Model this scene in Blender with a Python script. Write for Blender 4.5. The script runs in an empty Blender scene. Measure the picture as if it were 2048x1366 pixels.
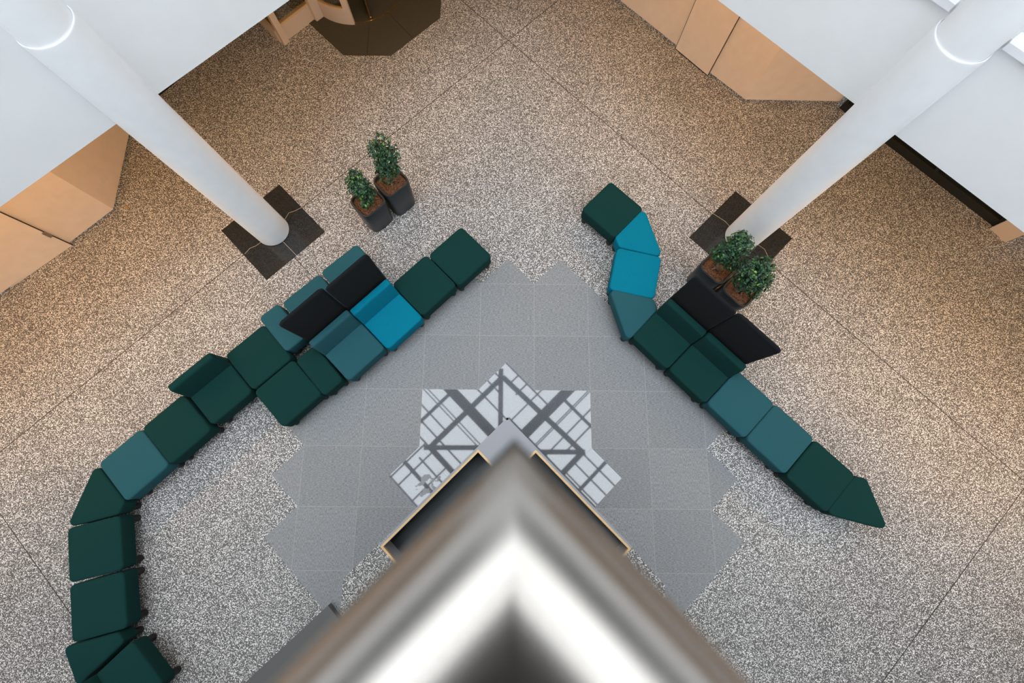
import bpy, bmesh, math, random
from mathutils import Matrix, Vector

scene = bpy.context.scene
COL = scene.collection
random.seed(7)

# ------------------------------------------------------------------ camera, world, light, exposure
cam_data = bpy.data.cameras.new('camera')
cam_data.sensor_width = 36.0
cam_data.lens = 911.79 / 2048 * 36.0
cam_data.clip_start = 0.005
cam_data.clip_end = 200
cam_data.dof.use_dof = True
cam_data.dof.focus_distance = 7.2
cam_data.dof.aperture_fstop = 4.5
cam = bpy.data.objects.new('camera', cam_data)
COL.objects.link(cam)
CX, CY, CZ = -0.4003, -2.6402, 7.3399
cam.matrix_world = Matrix(((0.999936, -0.010304, -0.004609, CX),
                           (0.00905, 0.975856, -0.218226, CY),
                           (0.006746, 0.218171, 0.975887, CZ),
                           (0, 0, 0, 1)))
scene.camera = cam

world = bpy.data.worlds.new('overcast_sky')
scene.world = world
world.use_nodes = True
bg = world.node_tree.nodes['Background']
bg.inputs['Color'].default_value = (0.87, 0.94, 1.0, 1)
bg.inputs['Strength'].default_value = 4.1

scene.view_settings.view_transform = 'Standard'
scene.view_settings.look = 'None'
scene.view_settings.gamma = 1.0
scene.view_settings.use_curve_mapping = False
scene.view_settings.exposure = 0.33

WARM = (1.0, 0.50, 0.085)


def warm_strip(x, y, rot, length, width, power, z=2.9):
    d = bpy.data.lights.new('soffit_lamp', 'AREA')
    d.shape = 'RECTANGLE'
    d.size = length
    d.size_y = width
    d.energy = power
    d.color = WARM
    o = bpy.data.objects.new('soffit_lamp', d)
    o.location = (x, y, z)
    o.rotation_euler = (0, 0, math.radians(rot))
    COL.objects.link(o)


# rows of warm lamps recessed in the ceiling round the atrium
for t in (-10, -6, -2, 2):
    # left side: facade x-y=-5.46, ceiling beyond it
    s = -5.46 - 1.1
    warm_strip((s + t - 1) / 2, (t - 1 - s) / 2, 45, 2.4, 0.5, (17 if t == 2 else 26) if t > -4 else 34)
for t in (7.5,):
    s = -5.46 - 1.1
    warm_strip((s + t - 4.2) / 2, (t - 4.2 - s) / 2, 45, 2.0, 0.5, 9)
for t in (-3.5, 0, 4, 8, 12):
    # right side: facade x+y=4.5 ; t = x-y
    s = 4.5 + 1.1
    warm_strip((s + t) / 2, (s - t) / 2, -45, 2.4, 0.5, (17 if t < -2 else 22) if t < 6 else 40)


# ------------------------------------------------------------------ helpers
def link(o):
    COL.objects.link(o)
    return o


def mesh_obj(name, verts, faces, mat, parent=None, smooth=False):
    me = bpy.data.meshes.new(name)
    me.from_pydata([tuple(v) for v in verts], [], faces)
    me.materials.append(mat)
    me.validate()
    me.update()
    bm = bmesh.new()
    bm.from_mesh(me)
    bmesh.ops.recalc_face_normals(bm, faces=bm.faces)
    bm.to_mesh(me)
    bm.free()
    if smooth:
        for p in me.polygons:
            p.use_smooth = True
        me.set_sharp_from_angle(angle=math.radians(42))
    o = bpy.data.objects.new(name, me)
    link(o)
    if parent:
        o.parent = parent
    return o


class MB:
    """collects shapes for one mesh object"""

    def __init__(self):
        self.v = []
        self.f = []

    def add(self, v, f):
        n = len(self.v)
        self.v += [tuple(p) for p in v]
        self.f += [tuple(i + n for i in q) for q in f]
        return self

    def prism(self, poly, z0, z1):
        n = len(poly)
        v = [(x, y, z0) for x, y in poly] + [(x, y, z1) for x, y in poly]
        f = [tuple(range(n))[::-1], tuple(range(n, 2 * n))]
        f += [(i, (i + 1) % n, n + (i + 1) % n, n + i) for i in range(n)]
        return self.add(v, f)

    def box(self, x0, x1, y0, y1, z0, z1):
        return self.prism([(x0, y0), (x1, y0), (x1, y1), (x0, y1)], z0, z1)

    def wall(self, a, b, t, z0, z1):
        """box along a->b; t = thickness to the left of a->b"""
        ax, ay = a
        bx, by = b
        L = math.hypot(bx - ax, by - ay)
        nx, ny = -(by - ay) / L * t, (bx - ax) / L * t
        return self.prism([a, b, (bx + nx, by + ny), (ax + nx, ay + ny)], z0, z1)

    def tube(self, pts, rads, n=10, cap=True):
        rings = []
        pts = [Vector(p) for p in pts]
        if not hasattr(rads, '__len__'):
            rads = [rads] * len(pts)
        for i, p in enumerate(pts):
            d = (pts[min(i + 1, len(pts) - 1)] - pts[max(i - 1, 0)]).normalized()
            up = Vector((0, 0, 1)) if abs(d.z) < .95 else Vector((1, 0, 0))
            a = d.cross(up).normalized()
            b = d.cross(a).normalized()
            rings.append([p + rads[i] * (math.cos(2 * math.pi * k / n) * a + math.sin(2 * math.pi * k / n) * b) for k in range(n)])
        v = [q for r in rings for q in r]
        f = []
        for i in range(len(rings) - 1):
            for k in range(n):
                f.append((i * n + k, i * n + (k + 1) % n, (i + 1) * n + (k + 1) % n, (i + 1) * n + k))
        if cap:
            f.append(tuple(range(n))[::-1])
            f.append(tuple(range((len(rings) - 1) * n, len(rings) * n)))
        return self.add(v, f)

    def lathe(self, cx, cy, prof, n=48, cap=True):
        v = []
        for r, z in prof:
            v += [(cx + r * math.cos(2 * math.pi * k / n), cy + r * math.sin(2 * math.pi * k / n), z) for k in range(n)]
        f = []
        for i in range(len(prof) - 1):
            for k in range(n):
                f.append((i * n + k, i * n + (k + 1) % n, (i + 1) * n + (k + 1) % n, (i + 1) * n + k))
        if cap:
            f.append(tuple(range(n))[::-1])
            f.append(tuple(range((len(prof) - 1) * n, len(prof) * n)))
        return self.add(v, f)

    def build(self, name, mat, parent=None, smooth=False):
        return mesh_obj(name, self.v, self.f, mat, parent, smooth)


def empty(name, loc, rz=0.0):
    o = bpy.data.objects.new(name, None)
    o.location = loc
    o.rotation_euler = (0, 0, rz)
    o.empty_display_size = 0.2
    return link(o)


def tag(o, label=None, cat=None, group=None, kind=None):
    if label:
        o['label'] = label
    if cat:
        o['category'] = cat
    if group:
        o['group'] = group
    if kind:
        o['kind'] = kind
    return o


def struct(o, label=None, cat=None):
    o['kind'] = 'structure'
    if label:
        o['label'] = label
        o['category'] = cat
    return o


def copy_tree(o, parent=None):
    c = o.copy()
    COL.objects.link(c)
    c.parent = parent
    for ch in list(o.children):
        copy_tree(ch, c)
    return c


# ------------------------------------------------------------------ materials
def new_mat(name):
    m = bpy.data.materials.new(name)
    m.use_nodes = True
    nt = m.node_tree
    return m, nt, nt.nodes, nt.links, nt.nodes['Principled BSDF']


def plain(name, col, rough=.6, metal=0.0, ior=1.45, noise=0.0, nscale=40, bump=0.0, spec=None):
    m, nt, N, L, P = new_mat(name)
    P.inputs['Base Color'].default_value = (*col, 1)
    P.inputs['Roughness'].default_value = rough
    P.inputs['Metallic'].default_value = metal
    P.inputs['IOR'].default_value = ior
    if spec is not None:
        P.inputs['Specular IOR Level'].default_value = spec
    if noise or bump:
        tc = N.new('ShaderNodeTexCoord')
        nz = N.new('ShaderNodeTexNoise')
        nz.inputs['Scale'].default_value = nscale
        nz.inputs['Detail'].default_value = 4
        L.new(tc.outputs['Object'], nz.inputs['Vector'])
        if noise:
            mr = N.new('ShaderNodeMapRange')
            mr.inputs['From Min'].default_value = .3
            mr.inputs['From Max'].default_value = .7
            mr.inputs['To Min'].default_value = 1 - noise
            mr.inputs['To Max'].default_value = 1 + noise
            L.new(nz.outputs['Fac'], mr.inputs['Value'])
            mx = N.new('ShaderNodeVectorMath')
            mx.operation = 'SCALE'
            mx.inputs[0].default_value = col
            L.new(mr.outputs['Result'], mx.inputs['Scale'])
            L.new(mx.outputs['Vector'], P.inputs['Base Color'])
        if bump:
            bp = N.new('ShaderNodeBump')
            bp.inputs['Strength'].default_value = bump
            bp.inputs['Distance'].default_value = .003
            L.new(nz.outputs['Fac'], bp.inputs['Height'])
            L.new(bp.outputs['Normal'], P.inputs['Normal'])
    return m


def math_node(N, L, op, a, b=None, c=None):
    n = N.new('ShaderNodeMath')
    n.operation = op
    for i, x in enumerate((a, b, c)):
        if x is None:
            continue
        if isinstance(x, (int, float)):
            n.inputs[i].default_value = x
        else:
            L.new(x, n.inputs[i])
    return n.outputs[0]


def line_mask(N, L, coord, offset, pitch, w):
    """1 where coord is within w of offset + k*pitch"""
    a = math_node(N, L, 'SUBTRACT', coord, offset - pitch / 2)
    a = math_node(N, L, 'FLOORED_MODULO', a, pitch)
    a = math_node(N, L, 'SUBTRACT', a, pitch / 2)
    a = math_node(N, L, 'ABSOLUTE', a)
    return math_node(N, L, 'LESS_THAN', a, w)


def mix_col(N, L, fac, a, b):
    m = N.new('ShaderNodeMix')
    m.data_type = 'RGBA'
    if isinstance(fac, (int, float)):
        m.inputs['Factor'].default_value = fac
    else:
        L.new(fac, m.inputs['Factor'])
    for s, x in ((6, a), (7, b)):
        if isinstance(x, tuple):
            m.inputs[s].default_value = (*x, 1)
        else:
            L.new(x, m.inputs[s])
    return m.outputs[2]


def terrazzo_mat():
    m, nt, N, L, P = new_mat('terrazzo')
    tc = N.new('ShaderNodeTexCoord')
    sep = N.new('ShaderNodeSeparateXYZ')
    L.new(tc.outputs['Object'], sep.inputs[0])
    # warp the coordinates slightly so that the chips look broken
    wn = N.new('ShaderNodeTexNoise')
    wn.inputs['Scale'].default_value = 90
    L.new(tc.outputs['Object'], wn.inputs['Vector'])
    wv = N.new('ShaderNodeVectorMath')
    wv.operation = 'SCALE'
    wv.inputs['Scale'].default_value = .012
    L.new(wn.outputs['Color'], wv.inputs[0])
    ad = N.new('ShaderNodeVectorMath')
    ad.operation = 'ADD'
    L.new(tc.outputs['Object'], ad.inputs[0])
    L.new(wv.outputs[0], ad.inputs[1])

    def vor(scale, feature='F1'):
        v = N.new('ShaderNodeTexVoronoi')
        v.feature = feature
        v.inputs['Scale'].default_value = scale
        L.new(ad.outputs[0], v.inputs['Vector'])
        return v
    v1 = vor(66)
    v2 = vor(26)
    sp = N.new('ShaderNodeSeparateColor')
    L.new(v1.outputs['Color'], sp.inputs[0])
    # chip tone from the random cell colour, darkened towards the cell edge = cement between chips
    tone = math_node(N, L, 'POWER', sp.outputs[0], 1.0)
    edge = N.new('ShaderNodeMapRange')
    edge.inputs['From Min'].default_value = .35
    edge.inputs['From Max'].default_value = .62
    edge.inputs['To Min'].default_value = 1
    edge.inputs['To Max'].default_value = 0
    L.new(v1.outputs['Distance'], edge.inputs['Value'])
    val = math_node(N, L, 'MULTIPLY', tone, edge.outputs[0])
    ramp = N.new('ShaderNodeValToRGB')
    e = ramp.color_ramp.elements
    e[0].position = 0.0
    e[0].color = (.085, .080, .076, 1)
    e[1].position = .95
    e[1].color = (.93, .91, .89, 1)
    x = e.new(.30)
    x.color = (.36, .35, .34, 1)
    x = e.new(.6)
    x.color = (.70, .685, .67, 1)
    L.new(val, ramp.inputs[0])
    # sparse large pale chips
    sp2 = N.new('ShaderNodeSeparateColor')
    L.new(v2.outputs['Color'], sp2.inputs[0])
    big = math_node(N, L, 'GREATER_THAN', sp2.outputs[1], .9)
    bd = math_node(N, L, 'LESS_THAN', v2.outputs['Distance'], .27)
    big = math_node(N, L, 'MULTIPLY', big, bd)
    c = mix_col(N, L, math_node(N, L, 'MULTIPLY', big, .8), ramp.outputs[0], (.78, .74, .70))
    # soft wear and stains
    n2 = N.new('ShaderNodeTexNoise')
    n2.inputs['Scale'].default_value = .9
    n2.inputs['Detail'].default_value = 6
    n2.inputs['Roughness'].default_value = .65
    L.new(tc.outputs['Object'], n2.inputs['Vector'])
    mr = N.new('ShaderNodeMapRange')
    mr.inputs['From Min'].default_value = .3
    mr.inputs['From Max'].default_value = .7
    mr.inputs['To Min'].default_value = .88
    mr.inputs['To Max'].default_value = 1.08
    L.new(n2.outputs['Fac'], mr.inputs['Value'])
    sc = N.new('ShaderNodeVectorMath')
    sc.operation = 'SCALE'
    L.new(c, sc.inputs[0])
    L.new(mr.outputs[0], sc.inputs['Scale'])
    c = sc.outputs[0]
    # dark joints between the large square slabs, laid at 45 degrees through the columns
    dm = math_node(N, L, 'SUBTRACT', sep.outputs[0], sep.outputs[1])
    sm = math_node(N, L, 'ADD', sep.outputs[0], sep.outputs[1])
    j1 = line_mask(N, L, dm, -5.46, 8.15, .009)
    j2 = line_mask(N, L, sm, 4.48, 8.15, .009)
    j = math_node(N, L, 'MAXIMUM', j1, j2)
    c = mix_col(N, L, math_node(N, L, 'MULTIPLY', j, 1.0), c, (.035, .028, .022))
    k1 = line_mask(N, L, dm, -5.46 + .8, 8.15 / 4, .006)
    k2 = line_mask(N, L, sm, 4.50 + .8, 8.15 / 4, .006)
    k = math_node(N, L, 'MAXIMUM', k1, k2)
    c = mix_col(N, L, math_node(N, L, 'MULTIPLY', k, .13), c, (.10, .085, .07))
    L.new(c, P.inputs['Base Color'])
    P.inputs['Roughness'].default_value = .42
    P.inputs['Specular IOR Level'].default_value = .35
    return m


def granite_mat():
    """dark grey brushed granite tiles, 0.9 m, pale joints; grain turned from tile to tile"""
    m, nt, N, L, P = new_mat('grey_granite_tile')
    tc = N.new('ShaderNodeTexCoord')
    sep = N.new('ShaderNodeSeparateXYZ')
    L.new(tc.outputs['Object'], sep.inputs[0])

    def streak(sx, sy):
        mp = N.new('ShaderNodeMapping')
        mp.inputs['Scale'].default_value = (sx, sy, 1)
        L.new(tc.outputs['Object'], mp.inputs['Vector'])
        n = N.new('ShaderNodeTexNoise')
        n.inputs['Scale'].default_value = 1
        n.inputs['Detail'].default_value = 3
        n.inputs['Roughness'].default_value = .7
        L.new(mp.outputs[0], n.inputs['Vector'])
        return n.outputs['Fac']
    a = streak(26, 170)
    b = streak(170, 26)
    ix = math_node(N, L, 'FLOOR', math_node(N, L, 'DIVIDE', sep.outputs[0], .9))
    iy = math_node(N, L, 'FLOOR', math_node(N, L, 'DIVIDE', sep.outputs[1], .9))
    wn = N.new('ShaderNodeTexWhiteNoise')
    wn.noise_dimensions = '2D'
    cb = N.new('ShaderNodeCombineXYZ')
    L.new(ix, cb.inputs[0])
    L.new(iy, cb.inputs[1])
    L.new(cb.outputs[0], wn.inputs['Vector'])
    turn = math_node(N, L, 'GREATER_THAN', wn.outputs['Value'], .6)
    mxn = N.new('ShaderNodeMix')
    L.new(turn, mxn.inputs['Factor'])
    L.new(a, mxn.inputs[2])
    L.new(b, mxn.inputs[3])
    fine = N.new('ShaderNodeTexNoise')
    fine.inputs['Scale'].default_value = 140
    fine.inputs['Detail'].default_value = 2
    L.new(tc.outputs['Object'], fine.inputs['Vector'])
    v = math_node(N, L, 'ADD', math_node(N, L, 'MULTIPLY', mxn.outputs[0], .68), math_node(N, L, 'MULTIPLY', fine.outputs['Fac'], .32))
    ramp = N.new('ShaderNodeValToRGB')
    e = ramp.color_ramp.elements
    e[0].position = .38
    e[0].color = (.085, .092, .098, 1)
    e[1].position = .62
    e[1].color = (.315, .322, .332, 1)
    L.new(v, ramp.inputs[0])
    br = N.new('ShaderNodeMapRange')
    br.inputs['To Min'].default_value = .93
    br.inputs['To Max'].default_value = 1.05
    L.new(wn.outputs['Value'], br.inputs['Value'])
    sc = N.new('ShaderNodeVectorMath')
    sc.operation = 'SCALE'
    L.new(ramp.outputs[0], sc.inputs[0])
    L.new(br.outputs[0], sc.inputs['Scale'])
    j = math_node(N, L, 'MAXIMUM', line_mask(N, L, sep.outputs[0], 0, .9, .0035), line_mask(N, L, sep.outputs[1], 0, .9, .0035))
    c = mix_col(N, L, math_node(N, L, 'MULTIPLY', j, .33), sc.outputs[0], (.50, .48, .45))
    L.new(c, P.inputs['Base Color'])
    P.inputs['Roughness'].default_value = .5
    return m


def polished_mat():
    m, nt, N, L, P = new_mat('polished_granite')
    tc = N.new('ShaderNodeTexCoord')
    sep = N.new('ShaderNodeSeparateXYZ')
    L.new(tc.outputs['Object'], sep.inputs[0])
    n = N.new('ShaderNodeTexNoise')
    n.inputs['Scale'].default_value = 120
    n.inputs['Detail'].default_value = 2
    L.new(tc.outputs['Object'], n.inputs['Vector'])
    ramp = N.new('ShaderNodeValToRGB')
    e = ramp.color_ramp.elements
    e[0].position = .35
    e[0].color = (.085, .095, .105, 1)
    e[1].position = .7
    e[1].color = (.16, .17, .185, 1)
    L.new(n.outputs['Fac'], ramp.inputs[0])
    dm = math_node(N, L, 'SUBTRACT', sep.outputs[0], sep.outputs[1])
    sm = math_node(N, L, 'ADD', sep.outputs[0], sep.outputs[1])
    j = math_node(N, L, 'MAXIMUM', line_mask(N, L, dm, 2.7 + .9, 1.8, .004), line_mask(N, L, sm, -3.6 + .9, 1.8, .004))
    c = mix_col(N, L, math_node(N, L, 'MULTIPLY', j, .8), ramp.outputs[0], (.03, .03, .035))
    L.new(c, P.inputs['Base Color'])
    P.inputs['Roughness'].default_value = .03
    P.inputs['IOR'].default_value = 1.92
    # dried stain on the left-hand tile dulls the polish
    sn = N.new('ShaderNodeTexNoise')
    sn.inputs['Scale'].default_value = 9
    sn.inputs['Detail'].default_value = 5
    L.new(tc.outputs['Object'], sn.inputs['Vector'])
    ds = N.new('ShaderNodeVectorMath')
    ds.operation = 'DISTANCE'
    L.new(tc.outputs['Object'], ds.inputs[0])
    ds.inputs[1].default_value = (-1.63, -3.27, 0)
    fall = N.new('ShaderNodeMapRange')
    fall.inputs['From Min'].default_value = .1
    fall.inputs['From Max'].default_value = .34
    fall.inputs['To Min'].default_value = .24
    fall.inputs['To Max'].default_value = 0
    L.new(ds.outputs['Value'], fall.inputs['Value'])
    st = math_node(N, L, 'GREATER_THAN', math_node(N, L, 'ADD', sn.outputs['Fac'], fall.outputs[0]), .74)
    L.new(math_node(N, L, 'ADD', math_node(N, L, 'MULTIPLY', st, .35), .03), P.inputs['Roughness'])
    return m


def marble_mat():
    m, nt, N, L, P = new_mat('black_marble')
    tc = N.new('ShaderNodeTexCoord')
    n = N.new('ShaderNodeTexNoise')
    n.inputs['Scale'].default_value = 70
    n.inputs['Detail'].default_value = 4
    L.new(tc.outputs['Object'], n.inputs['Vector'])
    ramp = N.new('ShaderNodeValToRGB')
    e = ramp.color_ramp.elements
    e[0].position = .4
    e[0].color = (.014, .015, .016, 1)
    e[1].position = .75
    e[1].color = (.045, .046, .045, 1)
    L.new(n.outputs['Fac'], ramp.inputs[0])
    L.new(ramp.outputs[0], P.inputs['Base Color'])
    P.inputs['Roughness'].default_value = .12
    return m


def fabric(name, col, rough=.95, sheen=.08):
    m = plain(name, col, rough, noise=.16, nscale=260, bump=.25, spec=.12)
    P = m.node_tree.nodes['Principled BSDF']
    P.inputs['Sheen Weight'].default_value = sheen
    P.inputs['Sheen Roughness'].default_value = .6
    P.inputs['Sheen Tint'].default_value = (*[min(1, c * 3 + .05) for c in col], 1)
    return m


def wood_mat():
    m, nt, N, L, P = new_mat('light_oak')
    tc = N.new('ShaderNodeTexCoord')
    mp = N.new('ShaderNodeMapping')
    mp.inputs['Rotation'].default_value = (0, 0, math.radians(45))
    mp.inputs['Scale'].default_value = (3, 40, 40)
    L.new(tc.outputs['Object'], mp.inputs['Vector'])
    n = N.new('ShaderNodeTexNoise')
    n.inputs['Scale'].default_value = 1.5
    L.new(mp.outputs[0], n.inputs['Vector'])
    c = mix_col(N, L, n.outputs['Fac'], (.50, .30, .12), (.72, .50, .26))
    L.new(c, P.inputs['Base Color'])
    P.inputs['Roughness'].default_value = .45
    return m


def glass_mat(name, tint, gloss=.12):
    m = bpy.data.materials.new(name)
    m.use_nodes = True
    nt = m.node_tree
    N, L = nt.nodes, nt.links
    N.clear()
    out = N.new('ShaderNodeOutputMaterial')
    tr = N.new('ShaderNodeBsdfTransparent')
    tr.inputs[0].default_value = (*tint, 1)
    gl = N.new('ShaderNodeBsdfGlossy')
    gl.inputs['Roughness'].default_value = .02
    mx = N.new('ShaderNodeMixShader')
    mx.inputs[0].default_value = gloss
    L.new(tr.outputs[0], mx.inputs[1])
    L.new(gl.outputs[0], mx.inputs[2])
    L.new(mx.outputs[0], out.inputs[0])
    return m


def soil_mat():
    m, nt, N, L, P = new_mat('clay_granules')
    tc = N.new('ShaderNodeTexCoord')
    v = N.new('ShaderNodeTexVoronoi')
    v.inputs['Scale'].default_value = 75
    L.new(tc.outputs['Object'], v.inputs['Vector'])
    sp = N.new('ShaderNodeSeparateColor')
    L.new(v.outputs['Color'], sp.inputs[0])
    c = mix_col(N, L, sp.outputs[0], (.03, .014, .008), (.24, .10, .040))
    L.new(c, P.inputs['Base Color'])
    P.inputs['Roughness'].default_value = .9
    bp = N.new('ShaderNodeBump')
    bp.inputs['Distance'].default_value = .008
    bp.inputs['Strength'].default_value = .9
    bp.invert = True
    L.new(v.outputs['Distance'], bp.inputs['Height'])
    L.new(bp.outputs[0], P.inputs['Normal'])
    return m


def leaf_mat(name='leaf_green'):
    m, nt, N, L, P = new_mat(name)
    g = N.new('ShaderNodeNewGeometry')
    ramp = N.new('ShaderNodeValToRGB')
    e = ramp.color_ramp.elements
    e[0].position = 0
    e[0].color = (.005, .028, .013, 1)
    e[1].position = 1
    e[1].color = (.16, .32, .04, 1)
    x = e.new(.55)
    x.color = (.012, .06, .024, 1)
    x = e.new(.93)
    x.color = (.03, .12, .035, 1)
    L.new(g.outputs['Random Per Island'], ramp.inputs[0])
    L.new(ramp.outputs[0], P.inputs['Base Color'])
    P.inputs['Roughness'].default_value = .38
    return m


M = {
    'terrazzo': terrazzo_mat(),
    'granite': granite_mat(),
    'polished': polished_mat(),
    'marble': marble_mat(),
    'white': plain('white_plaster', (.86, .865, .87), .75, noise=.015, nscale=3, spec=.2),
    'column': plain('white_column_paint', (.84, .855, .87), .5, noise=.02, nscale=5, spec=.3),
    'beige': plain('beige_wall_paint', (.76, .61, .48), .7, noise=.03, nscale=6, spec=.2),
    'beige_frame': plain('beige_lacquered_metal', (.60, .48, .38), .45),
    'grey_wall': plain('grey_wall_paint', (.22, .235, .25), .8),
    'ceiling': plain('ceiling_plaster', (.78, .76, .73), .8),
    'green': fabric('dark_green_felt', (.005, .0335, .031)),
    'slate': fabric('slate_teal_felt', (.020, .084, .102)),
    'teal': fabric('bright_teal_felt', (.001, .16, .245), sheen=.0),
    'black_felt': fabric('charcoal_felt', (.008, .0095, .0105), sheen=.3),
    'foot': plain('black_plastic', (.008, .008, .009), .45),
    'planter': plain('anthracite_planter', (.020, .026, .031), .38, noise=.1, nscale=30),
    'soil': soil_mat(),
    'leaf': leaf_mat(),
    'bark': plain('pale_bark', (.20, .13, .085), .8, noise=.25, nscale=25, bump=.4),
    'steel': plain('brushed_steel', (.40, .368, .335), .25, metal=1.0),
    'grey_panel': plain('grey_laminate', (.27, .275, .30), .3),
    'counter': plain('dark_grey_laminate', (.09, .088, .085), .45),
    'navy': plain('dark_worktop', (.012, .020, .024), .5),
    'oak': wood_mat(),
    'black_metal': plain('black_metal', (.010, .012, .011), .5),
    'dark_glass': plain('dark_glass', (.012, .015, .013), .12),
    'mat': plain('entrance_matting', (.050, .044, .030), .85, noise=.18, nscale=90, bump=.3),
    'brass': plain('brass', (.78, .55, .25), .25, metal=1.0),
    'vein': plain('brass_joint', (.42, .33, .22), .5),
    'roof': plain('roof_steel', (.035, .037, .04), .7),
    'glass': glass_mat('clear_glass', (.93, .93, .90)),
    'wood_panel': plain('brown_wood_panel', (.30, .17, .07), .5, noise=.2, nscale=12),
    'sill': plain('white_gloss_sill', (.86, .87, .90), .25),
    'dark_slab': plain('shade_slab_dark', (.06, .055, .055), .8),  # dark colour for the added slab mirrored in the handrail
}


# ------------------------------------------------------------------ floor
def flat(name, poly, z0, z1, mat):
    return struct(MB().prism(poly, z0, z1).build(name, mat))


flat('floor', [(-24, -24), (24, -24), (24, 16), (-24, 16)], -.2, 0.0, M['terrazzo'])
ring = [(-1.35, .45), (-.9, 0), (-.45, .45), (0, 0), (.45, .45), (3.15, -2.25), (2.7, -2.7), (3.15, -3.15), (2.7, -3.6), (3.15, -4.05),
        (.45, -6.75), (0, -6.3), (-.45, -6.75), (-.9, -6.3), (-1.35, -6.75), (-4.05, -4.05), (-3.6, -3.6), (-4.05, -3.15), (-3.6, -2.7), (-4.05, -2.25)]
flat('floor_granite', ring, -.05, .003, M['granite'])
star = []
for k in range(8):
    a = math.radians(90 - 45 * k)
    star.append((-.45 + 1.8 * math.cos(a) * (1 if k % 2 == 0 else 1.35 * math.sqrt(2) / 1.8), -3.15 + 1.8 * math.sin(a) * (1 if k % 2 == 0 else 1.35 * math.sqrt(2) / 1.8)))
    b = math.radians(90 - 45 * k - 22.5)
star = [(-.45, -1.35), (0, -1.8), (.9, -1.8), (.9, -2.7), (1.35, -3.15), (.9, -3.6), (.9, -4.5), (0, -4.5), (-.45, -4.95), (-.9, -4.5), (-1.8, -4.5), (-1.8, -3.6), (-2.25, -3.15), (-1.8, -2.7), (-1.8, -1.8), (-.9, -1.8)]
flat('floor_polished_star', star, -.05, .006, M['polished'])
flat('floor_terrazzo_inlay', [(-2.337, -4.128), (-2.82, -4.61), (-2.82, -5.8), (-1.9, -6.72), (1.0, -6.72), (1.92, -5.8), (1.92, -4.66), (1.45, -4.134), (.95, -3.66), (-1.83, -3.66)], -.05, .009, M['terrazzo'])

# ------------------------------------------------------------------ columns with marble bases
CL = (-4.53, .92)
CR = (3.605, .895)
for nm, (cx, cy) in (('left', CL), ('right', CR)):
    h = .9
    struct(MB().prism([(cx - h, cy), (cx, cy - h), (cx + h, cy), (cx, cy + h)], -.05, .005).build('floor_marble_' + nm, M['marble']))
    prof = [(.262, .004), (.262, .02), (.28, .022), (.28, .05), (.268, 3.97), (.267, 4.0), (.266, 4.008), (.263, 4.014), (.259, 4.016), (.254, 4.013), (.251, 4.006), (.250, 3.995), (.250, 4.05), (.250, 10.5)]
    col = empty('column', (cx, cy, 0))
    pts = [(r, z) for r, z in prof]
    c = MB().lathe(0, 0, pts[2:], 64, cap=False).build('shaft', M['column'], col, smooth=True)
    b = MB().lathe(0, 0, [(.262, .004), (.262, .025)], 64).build('base_ring', M['brass'], col, smooth=False)
    tag(b, 'thin brass ring at the foot')
    if nm == 'left':
        tag(col, 'tall round white column in the black marble square left of the two low planters', 'column')
    else:
        tag(col, 'tall round white column rising right beside the bushy planters behind the screens', 'column')


def strip(pts, w, z):
    mb = MB()
    for a, b in zip(pts[:-1], pts[1:]):
        L_ = math.hypot(b[0] - a[0], b[1] - a[1])
        nx, ny = -(b[1] - a[1]) / L_ * w / 2, (b[0] - a[0]) / L_ * w / 2
        mb.prism([(a[0] - nx, a[1] - ny), (b[0] - nx, b[1] - ny), (b[0] + nx, b[1] + ny), (a[0] + nx, a[1] + ny)], z - .004, z + .001)
    return mb


veins = strip([(-4.962, .492), (-4.891, .594), (-4.794, .641), (-4.68, .74)], .007, .006)
for p in ([(-4.375, 1.10), (-4.299, 1.27), (-4.198, 1.309), (-4.079, 1.381)], [(-4.369, .758), (-4.05, .447)]):
    q = strip(p, .007, .006)
    veins.add(q.v, q.f)
struct(veins.build('trim_1', M['vein']))
veins = strip([(3.15, 1.36), (3.361, 1.203), (3.447, 1.09)], .007, .006)
for p in ([(3.80, .80), (3.871, .784), (4.0, .683), (4.038, .562), (4.10, .42)],):
    q = strip(p, .007, .006)
    veins.add(q.v, q.f)
struct(veins.build('trim_2', M['vein']))

# ------------------------------------------------------------------ atrium facades (white), openings above z 4.13


def P45(s, t):
    """point with x-y=s and x+y=t"""
    return ((s + t) / 2, (t - s) / 2)


SL = -5.485      # left facade, x-y
TR = 4.56       # right facade, x+y
SO = 14.8       # opposite sides of the atrium
TO = -15.5
ZS, ZW, ZR = 2.95, 4.13, 10.5


def facade(name, a, b, t, openings):
    """a->b wall with window openings given as fractions; t thickness outward (left of a->b)"""
    mb = MB().wall(a, b, t, ZS, ZW).wall(a, b, t, 6.2, 7.9).wall(a, b, t, 9.8, ZR)
    ax, ay = a
    bx, by = b
    L_ = math.hypot(bx - ax, by - ay)
    cuts = [0.0]
    for o0, o1 in openings:
        cuts += [o0, o1]
    cuts.append(L_)
    for i in range(0, len(cuts), 2):
        p = (ax + (bx - ax) * cuts[i] / L_, ay + (by - ay) * cuts[i] / L_)
        q = (ax + (bx - ax) * cuts[i + 1] / L_, ay + (by - ay) * cuts[i + 1] / L_)
        mb.wall(p, q, t, ZW, 6.2)
        mb.wall(p, q, t, 7.9, 9.8)
    return struct(mb.build(name, M['white']))


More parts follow.
